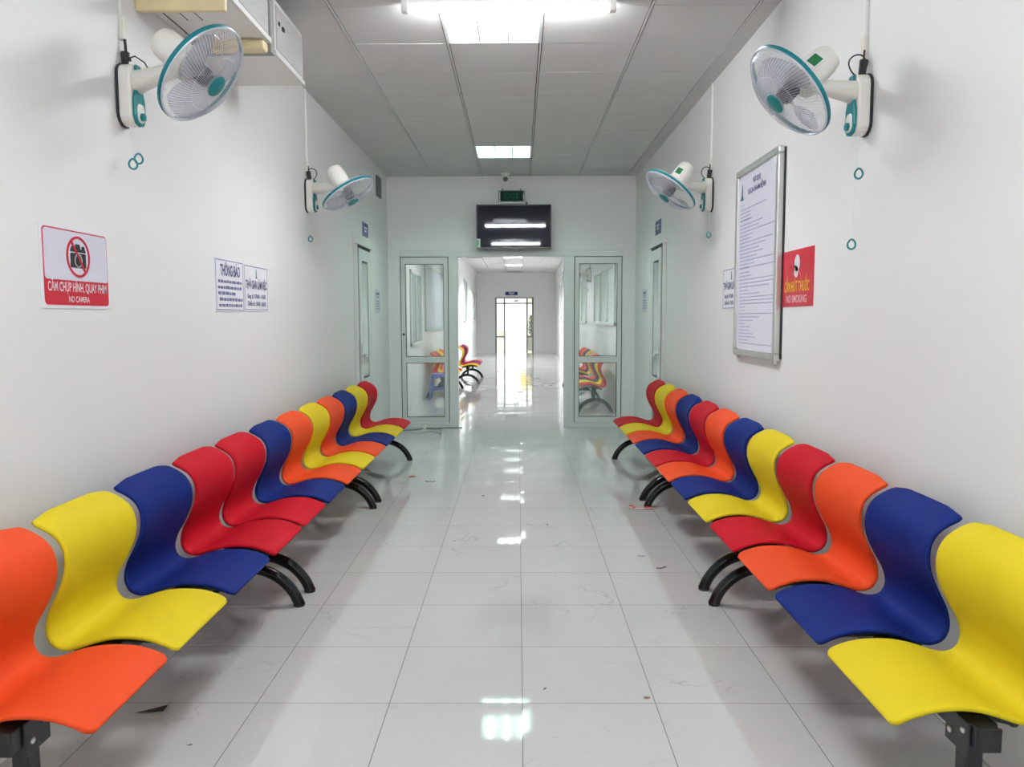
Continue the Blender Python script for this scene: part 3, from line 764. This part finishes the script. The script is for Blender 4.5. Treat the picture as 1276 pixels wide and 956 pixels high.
# notices
def words(mb, x0, x1, y, h, seed, M, z=.005):
    rnd = random.Random(seed); x = x0
    while x < x1-.004:
        w = min(rnd.uniform(1.2, 3.2)*h, x1-x); mb.box((x, y, z), (x+w, y+h*rnd.uniform(.75, 1), z+.0006), 0, M); x += w+h*.45
def notice_time(side, y, z0, w, h, label, grp=None):
    t, M = sign(side, y, z0, w, h, label, 'notice', 'wall_notice')
    fr = MB()
    for a, b in (((.008, .008), (w-.008, .012)), ((.008, h-.012), (w-.008, h-.008)), ((.008, .008), (.012, h-.008)), ((w-.012, .008), (w-.008, h-.008))): fr.box((a[0], a[1], .004), (b[0], b[1], .0046), 0, M)
    put(t, fr.build('printed_border', M_GREYP, t))
    em = MB(); em.poly([(-.022, 0), (-.008, .010), (-.006, .05), (0, .062), (.006, .05), (.008, .010), (.022, 0)], .001, M @ Matrix.Translation((w*.5, h*.72, .004)))
    put(t, em.build('emblem', mat('emblem_blue', srgb(70, 110, 130), .5), t))
    text('lettering', [('THỜI GIAN LÀM VIỆC', w/2, h*.49, .050, w*.88, 'C'), ('Sáng từ: 07h00 - 11h30', w/2, h*.28, .026, w*.76, 'C'), ('Chiều từ: 13h30 - 16h30', w/2, h*.12, .026, w*.76, 'C')], M_NAVY, M, t, .0048, .026)
    return t
t, M = sign(-1, 4.33, 1.487, .445, .30, 'left-hand paper notice headed in large navy letters, on the left wall', 'notice', 'wall_notice')
fr = MB(); w, h = .445, .30
for a, b in (((.006, .006), (w-.006, .012)), ((.006, h-.012), (w-.006, h-.006)), ((.006, .006), (.012, h-.006)), ((w-.012, .006), (w-.006, h-.006))): fr.box((a[0], a[1], .004), (b[0], b[1], .0046), 0, M)
put(t, fr.build('printed_border', M_LGREY, t))
text('heading', [('THÔNG BÁO', .23, .205, .062, .31, 'C')], M_NAVY, M, t, .0048, .022)
mb = MB()
for i, (a, b) in enumerate(((.04, .41), (.035, .41), (.035, .31), (.055, .42), (.045, .41))): words(mb, a, b, .162-i*.034, .019, i+3, M, .0042)
put(t, mb.build('printed_lines', M_GREYP, t))
notice_time(-1, 4.785, 1.492, .45, .29, 'right-hand opening-hours notice with small emblem, on the left wall')
notice_time(1, 5.785, 1.50, .46, .295, 'opening-hours notice half hidden behind the framed notice board on the right wall')
# no smoking
t, M = sign(1, 4.52, 1.502, .50, .308, 'red no-smoking sign beside the framed notice board', 'sign', base=M_REDP)
pc = MB(); Mp = M @ Matrix.Translation((.265, .225, .004)); n = 28
pc.poly([(.040*math.cos(2*math.pi*i/n), .046*math.sin(2*math.pi*i/n)+.01) for i in range(n)], .001, Mp)
pc.poly([(.030*math.cos(2*math.pi*i/n)-.012, .032*math.sin(2*math.pi*i/n)-.036) for i in range(n)], .001, Mp)
put(t, pc.build('pictogram', mat('pale_grey_print_2', (.66, .66, .70, 1), .5), t))
sm = MB(); sm.tube([Mp @ Vector((.02, -.02, .001)), Mp @ Vector((.05, -.05, .001)), Mp @ Vector((.075, -.085, .001))], .002, 5); put(t, sm.build('smoke_line', mat('pink_print', srgb(230, 120, 130), .5), t))
cg = MB(); cg.box((-.055, -.012, .001), (-.010, -.003, .0016), 0, Mp); put(t, cg.build('cigarette_mark', M_BLKP, t))
text('vietnamese_lettering', [('CẤM HÚT THUỐC', .262, .082, .056, .38, 'C')], M_YELP, M, t, .0052, .016)
text('english_lettering', [('NO SMOKING', .262, .022, .040, .31, 'C')], mat('pink_white_print', srgb(244, 196, 204), .4), M, t, .0052, .015)
# framed notice board
w, h = .86, 1.225
M = wallM(1, 5.345, 1.19)
t = thing('notice_board', M.translation, 'tall aluminium-framed notice board on the right wall', 'notice board')
fr = MB(); b_ = .042; th = .045
for a, c in (((0, 0), (w, b_)), ((0, h-b_), (w, h)), ((0, b_), (b_, h-b_)), ((w-b_, b_), (w, h-b_))): fr.box((a[0], a[1], .0), (c[0], c[1], th), 0, M)
put(t, fr.build('frame', M_SILV, t, bevel=.008))
bk = MB().box((w, .01, .0), (w+.006, h-.01, .012), 0, M); put(t, bk.build('backing', mat('black_backing', (.02, .02, .02, 1), .5), t))
put(t, MB().poly(rrect(b_-.005, b_-.005, w-b_+.005, h-b_+.005, .05), .03, M).build('printed_sheet', M_LILAC, t))
cl = MB(); cl.poly([(w-b_-.16, h-b_+.002), (w-b_, h-b_+.002), (w-b_, h-b_-.10), (w-b_-.03, h-b_-.05), (w-b_-.08, h-b_-.015)], .034, M); put(t, cl.build('corner_sleeve', mat('glossy_clear_corner', (.80, .82, .84, 1), .1), t))
em = MB(); Me = M @ Matrix.Translation((.105, 1.035, .030)); em.poly([(-.03, 0), (-.012, .02), (-.008, .08), (0, .10), (.008, .08), (.014, .02), (.03, 0)], .001, Me); em.poly(rrect(-.035, -.012, .035, 0, .004), .001, Me)
put(t, em.build('emblem', mat('emblem_teal', srgb(50, 80, 110), .5), t))
text('heading', [('NỘI QUY', .42, 1.105, .032, .16, 'C'), ('KHOA KHÁM BỆNH', .42, 1.045, .034, .36, 'C')], M_NAVY, M, t, .0312, .012)
text('section_heading', [('―――――', .12, .985, .012, .10, 'C')], M_NAVY, M, t, .0312, .03)
L1, L2 = MB(), MB()
y = .955; i = 0
ends = [.62, .30, .30, .34, .56, .48, .80, .36, .34, .74, .62, .50, .58, .45, .78, .40, .80, .30, .36, .78, .78, .70]
for e in ends:
    (L1 if i in (3, 16) else L2).box((.075, y, .030), (min(e, .30), y+.0075, .0308), 0, M)
    if e > .32: words(L2, .31, e, y, .007, i, M, .030)
    y -= .0235 if i not in (3, 16) else .03; i += 1
y = .425
for e in [.30, .52, .78, .80, .78, .22, .22, .78, .52, .40, .22, .34, .34, .40, .45, .30, .80]:
    words(L2, .09, e, y, .0065, i, M, .030); y -= .0215; i += 1
put(t, L1.build('printed_heading_lines', M_GREYP, t)); put(t, L2.build('printed_lines', M_LGREY, t))
cb = MB()
for x in (.05, w-.05): cb.box((x-.012, -.022, .01), (x+.012, .004, .03), 0, M)
put(t, cb.build('clip', M_ZINC, t, bevel=.003))
# room number plates and small papers by the side doors
for side, y, lab in ((-1, 8.50, 'small blue room plate above the left side door'), (1, 8.67, 'small blue room plate above the right side door')):
    t, M = sign(side, y, 2.34, .31 if side < 0 else .33, .15, lab, 'sign', 'room_plate', base=M_BLUES, group='room plates above the side doors')
    mb = MB()
    mb.box((.08, .09, .004), (.23, .105, .005), 0, M); mb.box((.11, .05, .004), (.20, .075, .005), 0, M)
    put(t, mb.build('printed_lines', M_PINKW, t))
for side, y, lab in ((-1, 9.19, 'white paper notice by the left corner beside the side door'), (1, 9.50, 'white paper notice by the right corner beside the side door')):
    t, M = sign(side, y, 1.50, .31, .285, lab, 'notice', 'wall_notice', base=mat('grey_paper', (.62, .63, .70, 1), .5))
    mb = MB(); mb.box((.06, .22, .004), (.25, .25, .005), 0, M); mb.box((.13, .18, .004), (.18, .21, .005), 0, M)
    for i in range(4): words(mb, .04, .27, .14-.03*i, .010, i, M, .004)
    put(t, mb.build('printed_lines', M_GREYP, t))
t = thing('wall_vent', (XL, 9.36, 2.90), 'small grey vent high on the left wall by the corner', 'vent')
MB().box((0, 0, 0), (.02, .26, .24)).build('frame', mat('vent_grey', (.12, .13, .125, 1), .6), t, bevel=.003)
m = MB()
for i in range(7): m.box((.02, .02, .03+i*.028), (.026, .24, .042+i*.028))
m.build('louvre', mat('vent_louvre', (.2, .21, .2, 1), .6), t)

# ------------------------------------------------------------------ television, exit sign, camera
tv = thing('television', (-.053, 9.88, 2.588), 'black flat-screen television mounted above the doorway', 'television')
HWt, HHt = .472, .276
MB().box((-HWt, 0, -HHt), (HWt, .05, HHt)).build('casing', M_TVB, tv, bevel=.006)
MB().box((-HWt+.012, -.003, -HHt+.018), (HWt-.012, .001, HHt-.012)).build('screen', M_SCREEN, tv)
MB().box((-.2, .05, -.15), (.2, .10, .15)).box((-.05, .10, -.08), (.05, .25, .08)).build('wall_mount', M_BLKM, tv)
MB().box((-HWt+.0, -.0045, -HHt+.02), (-HWt+.05, -.003, -HHt+.125)).build('sticker', mat('pale_sticker', (.45, .55, .50, 1), .4), tv, label='pale paper sticker')
MB().box((-HWt+.006, -.006, -HHt+.03), (-HWt+.02, -.0045, -HHt+.11)).box((-HWt+.026, -.006, -HHt+.05), (-HWt+.032, -.0045, -HHt+.11)).build('sticker_print', M_GREENS, tv)
MB().box((-.03, -.002, -HHt-.006), (.03, .01, -HHt+.004)).build('indicator_strip', M_TVB, tv)
MB().tube([(.165, .02, .30), (.165, .025, .27)], .012, 8).tube([(.165, .02, .30), (.17, .12, .33), (.17, .25, .34)], .004, 6).build('cable_plug', M_CABLE, tv)
ex = thing('exit_sign', (-.08, 10.03, 2.988), 'unlit dark green exit sign above the television', 'sign')
MB().box((-.168, 0, -.073), (.168, .035, .075)).build('casing', M_TVB, ex, bevel=.003)
MB().box((-.145, -.002, -.062), (.145, .0, .064)).build('face', M_EXITG, ex)
MB().box((-.168, -.004, -.088), (.168, .035, -.073)).build('bottom_ledge', M_PVC, ex)
MB().box((-.13, .01, .075), (-.115, .10, .095)).box((.11, .01, .075), (.125, .10, .095)).box((-.13, .035, -.02), (.125, .10, .0)).build('bracket', M_BLKM, ex)
Mx = Matrix(((1, 0, 0), (0, 0, -1), (0, 1, 0))).to_4x4(); Mx.translation = (-.08, 10.03, 2.988)
text('lettering', [('EXIT', .0, -.035, .072, .20, 'C')], M_EXITL, Mx, ex, .003, .01)
cc = thing('security_camera', (-.155, 9.93, ZC), 'white ceiling security camera above the exit sign', 'security camera')
MB().lathe([(.055, 0), (.055, -.02), (.045, -.03), (.025, -.05)], 24).build('base', M_FANW, cc, smooth=True)
MB().tube([(0, .05, -.052), (0, -.06, -.082)], [.036, .040], 20).build('body', M_FANW, cc, smooth=True)
MB().tube([(0, -.0605, -.0822), (0, -.066, -.0838)], [.032, .030], 20).build('lens', M_BLKP, cc, smooth=True)

# blue sign over the far entrance, ceiling vent, picture board
t = thing('blue_sign', (-.27, YF, 2.42), 'small navy sign over the far entrance doors', 'sign')
MB().box((-.25, -.03, -.07), (.25, 0, .07)).build('panel', mat('navy_sign', srgb(30, 34, 100), .4), t)
MB().box((-.12, -.034, .01), (.12, -.03, .035)).box((-.08, -.034, -.035), (.08, -.03, -.012)).build('printed_lines', M_PINKW, t)
t = thing('ceiling_vent', (-1.3, 23.3, ZC), 'grey ceiling vent seen through the doorway at upper left', 'vent')
MB().box((-.27, -.27, -.012), (.27, .27, 0)).build('frame', mat('vent_frame', (.45, .46, .45, 1), .5), t)
m = MB()
for i in range(9): m.box((-.24, -.23+i*.055, -.018), (.24, -.20+i*.055, -.012))
m.build('louvre', mat('vent_louvre', (.2, .21, .2, 1), .6), t)
t = thing('picture_board', (XL, 14.0, 1.20), 'large pale picture board on the wall behind the left glazed screen', 'board')
MB().box((0, 0, 0), (.03, 3.9, 1.2)).build('frame', mat('board_frame', (.40, .45, .44, 1), .4), t)
def board_mat():
    m = bpy.data.materials.new('faded_picture'); m.use_nodes = True; N = m.node_tree.nodes; L = m.node_tree.links; p = N['Principled BSDF']
    tc = N.new('ShaderNodeTexCoord'); mp = N.new('ShaderNodeMapping'); mp.inputs['Scale'].default_value = (1, 4, 1.1); n = N.new('ShaderNodeTexNoise'); n.inputs['Scale'].default_value = 2.4; n.inputs['Detail'].default_value = 4
    L.new(tc.outputs['Object'], mp.inputs[0]); L.new(mp.outputs[0], n.inputs['Vector']); r = N.new('ShaderNodeValToRGB'); L.new(n.outputs[0], r.inputs[0])
    e = r.color_ramp.elements; e[0].position = .3; e[0].color = (.40, .48, .50, 1); e[1].position = .7; e[1].color = (.72, .74, .76, 1); x = e.new(.5); x.color = (.55, .58, .66, 1)
    L.new(r.outputs[0], p.inputs['Base Color']); return m
MB().box((.03, .06, .06), (.033, 3.84, 1.14)).build('print', board_mat(), t)

# ------------------------------------------------------------------ cable and litter on the floor
t = thing('floor_cable', (-1.2, 10.03, 0), 'loose grey cables with a white adapter lying along the left glazed screen', 'cable')
pts = [(-.36, -.22, .006), (-.25, -.16, .006), (-.13, -.12, .006), (-.03, .02, .006), (.08, -.03, .006), (.2, .03, .006), (.35, .05, .006), (.46, .06, .006)]
MB().tube(pts, .007, 8).build('grey_cable', mat('grey_cable', (.16, .18, .18, 1), .5), t, smooth=True)
pts = [(-.36, -.5, .004)]+[(-.32+.055*i, -.34+.10*math.sin(i*1.1), .004) for i in range(11)]+[(.2, -.1, .004), (.08, -.02, .006)]
MB().tube(pts, .004, 6).build('thin_cable', mat('pale_cable', (.40, .38, .40, 1), .5), t, smooth=True)
MB().box((-.045, -.03, 0), (-.005, .03, .05)).build('adapter', M_PVC, t, bevel=.005)
def scrap(x, y, pts, m, label, name='paper_scrap', h=.0015, rz=0, curl=.004):
    mb = MB().poly(pts, h)
    mb.v = [(a, b, c+curl*(abs(a)*60)**1.2*.25) for a, b, c in mb.v]
    o = mb.build(name, m); o.location = (x, y, .0005); o.rotation_euler = (0, 0, rz)
    return tag(o, label, 'litter', 'scraps of litter on the floor')
DK = mat('dark_scrap', (.03, .03, .03, 1), .6); RD = mat('red_scrap', srgb(190, 60, 60), .5); BR = mat('brown_scrap', srgb(150, 110, 90), .7); GY = mat('grey_scrap', (.3, .3, .3, 1), .7)
scrap(-1.36, 2.735, [(-.05, -.004), (.045, -.018), (.055, .022), (-.02, .004)], DK, 'black wedge-shaped scrap on the floor in front of the nearest left bench', rz=.3)
scrap(.824, 4.376, [(-.032, -.006), (.0, -.010), (.035, .004), (.030, .012), (0, .0), (-.028, .004)], DK, 'black strip of litter right of the aisle, before the middle right bench', rz=.25)
scrap(.487, 2.84, [(-.012, -.006), (0, -.009), (.012, -.004), (.012, .006), (-.002, .010), (-.012, .004)], BR, 'small brown crumb near the bottom right of the aisle')
scrap(.101, 2.91, [(-.008, -.004), (.009, .002), (.007, .007), (-.006, .002)], DK, 'tiny dark chip just right of the aisle centre line', rz=.5)
scrap(-.289, 6.20, [(-.012, -.012), (.012, -.010), (.014, .010), (-.008, .014)], DK, 'small dark lump left of the aisle centre, mid floor')
scrap(-.419, 4.93, [(-.008, -.008), (.008, -.007), (.008, .008), (-.008, .008)], GY, 'tiny grey speck left of the aisle centre')
scrap(.201, 5.32, [(-.006, -.006), (.006, -.006), (.006, .008), (-.005, .008)], DK, 'tiny dark speck right of the aisle centre')
scrap(-.97, 6.97, [(-.03, -.02), (.028, -.015), (.03, .02), (-.03, .025)], RD, 'red scrap on the floor near the left bench by the glazed screen')
scrap(-.78, 6.75, [(-.045, -.012), (-.02, -.006), (.03, -.01), (.045, -.014), (.04, .014), (.02, .0), (-.02, .002), (-.045, .018)], DK, 'dark bow-shaped scrap beside the red scrap on the left')
rw = scrap(.90, 5.79, [(-.06, .03), (-.03, .06), (-.01, .03), (-.02, .0), (.02, -.01), (.12, -.03), (.12, -.05), (.01, -.045), (-.045, -.02)], mat('pale_wrapper', srgb(214, 170, 165), .5), 'torn red and white wrapper by the legs of the middle right benches', 'torn_wrapper')
MB().box((-.055, .03, .006), (-.022, .048, .010)).box((-.035, -.005, .004), (-.01, .01, .008)).box((.05, -.042, .014), (.11, -.034, .020)).build('red_print', RD, rw)
scrap(.744, 4.60, [(-.02, -.003), (.02, -.006), (.018, .004), (-.01, .004)], GY, 'thin grey scrap just beyond the black strip')
scrap(-1.12, 2.51, [(-.008, -.003), (.008, -.001), (.006, .005)], DK, 'tiny dark chip on the floor near the bottom left')
scrap(.04, 15.0, [(-.06, -.02), (.06, -.02), (.05, .04), (-.05, .03)], DK, 'dark scrap on the floor beyond the doorway, near its centre')
scrap(.69, 16.5, [(-.03, -.03), (.03, -.02), (.03, .03), (-.02, .03)], DK, 'dark speck on the far corridor floor toward the right')
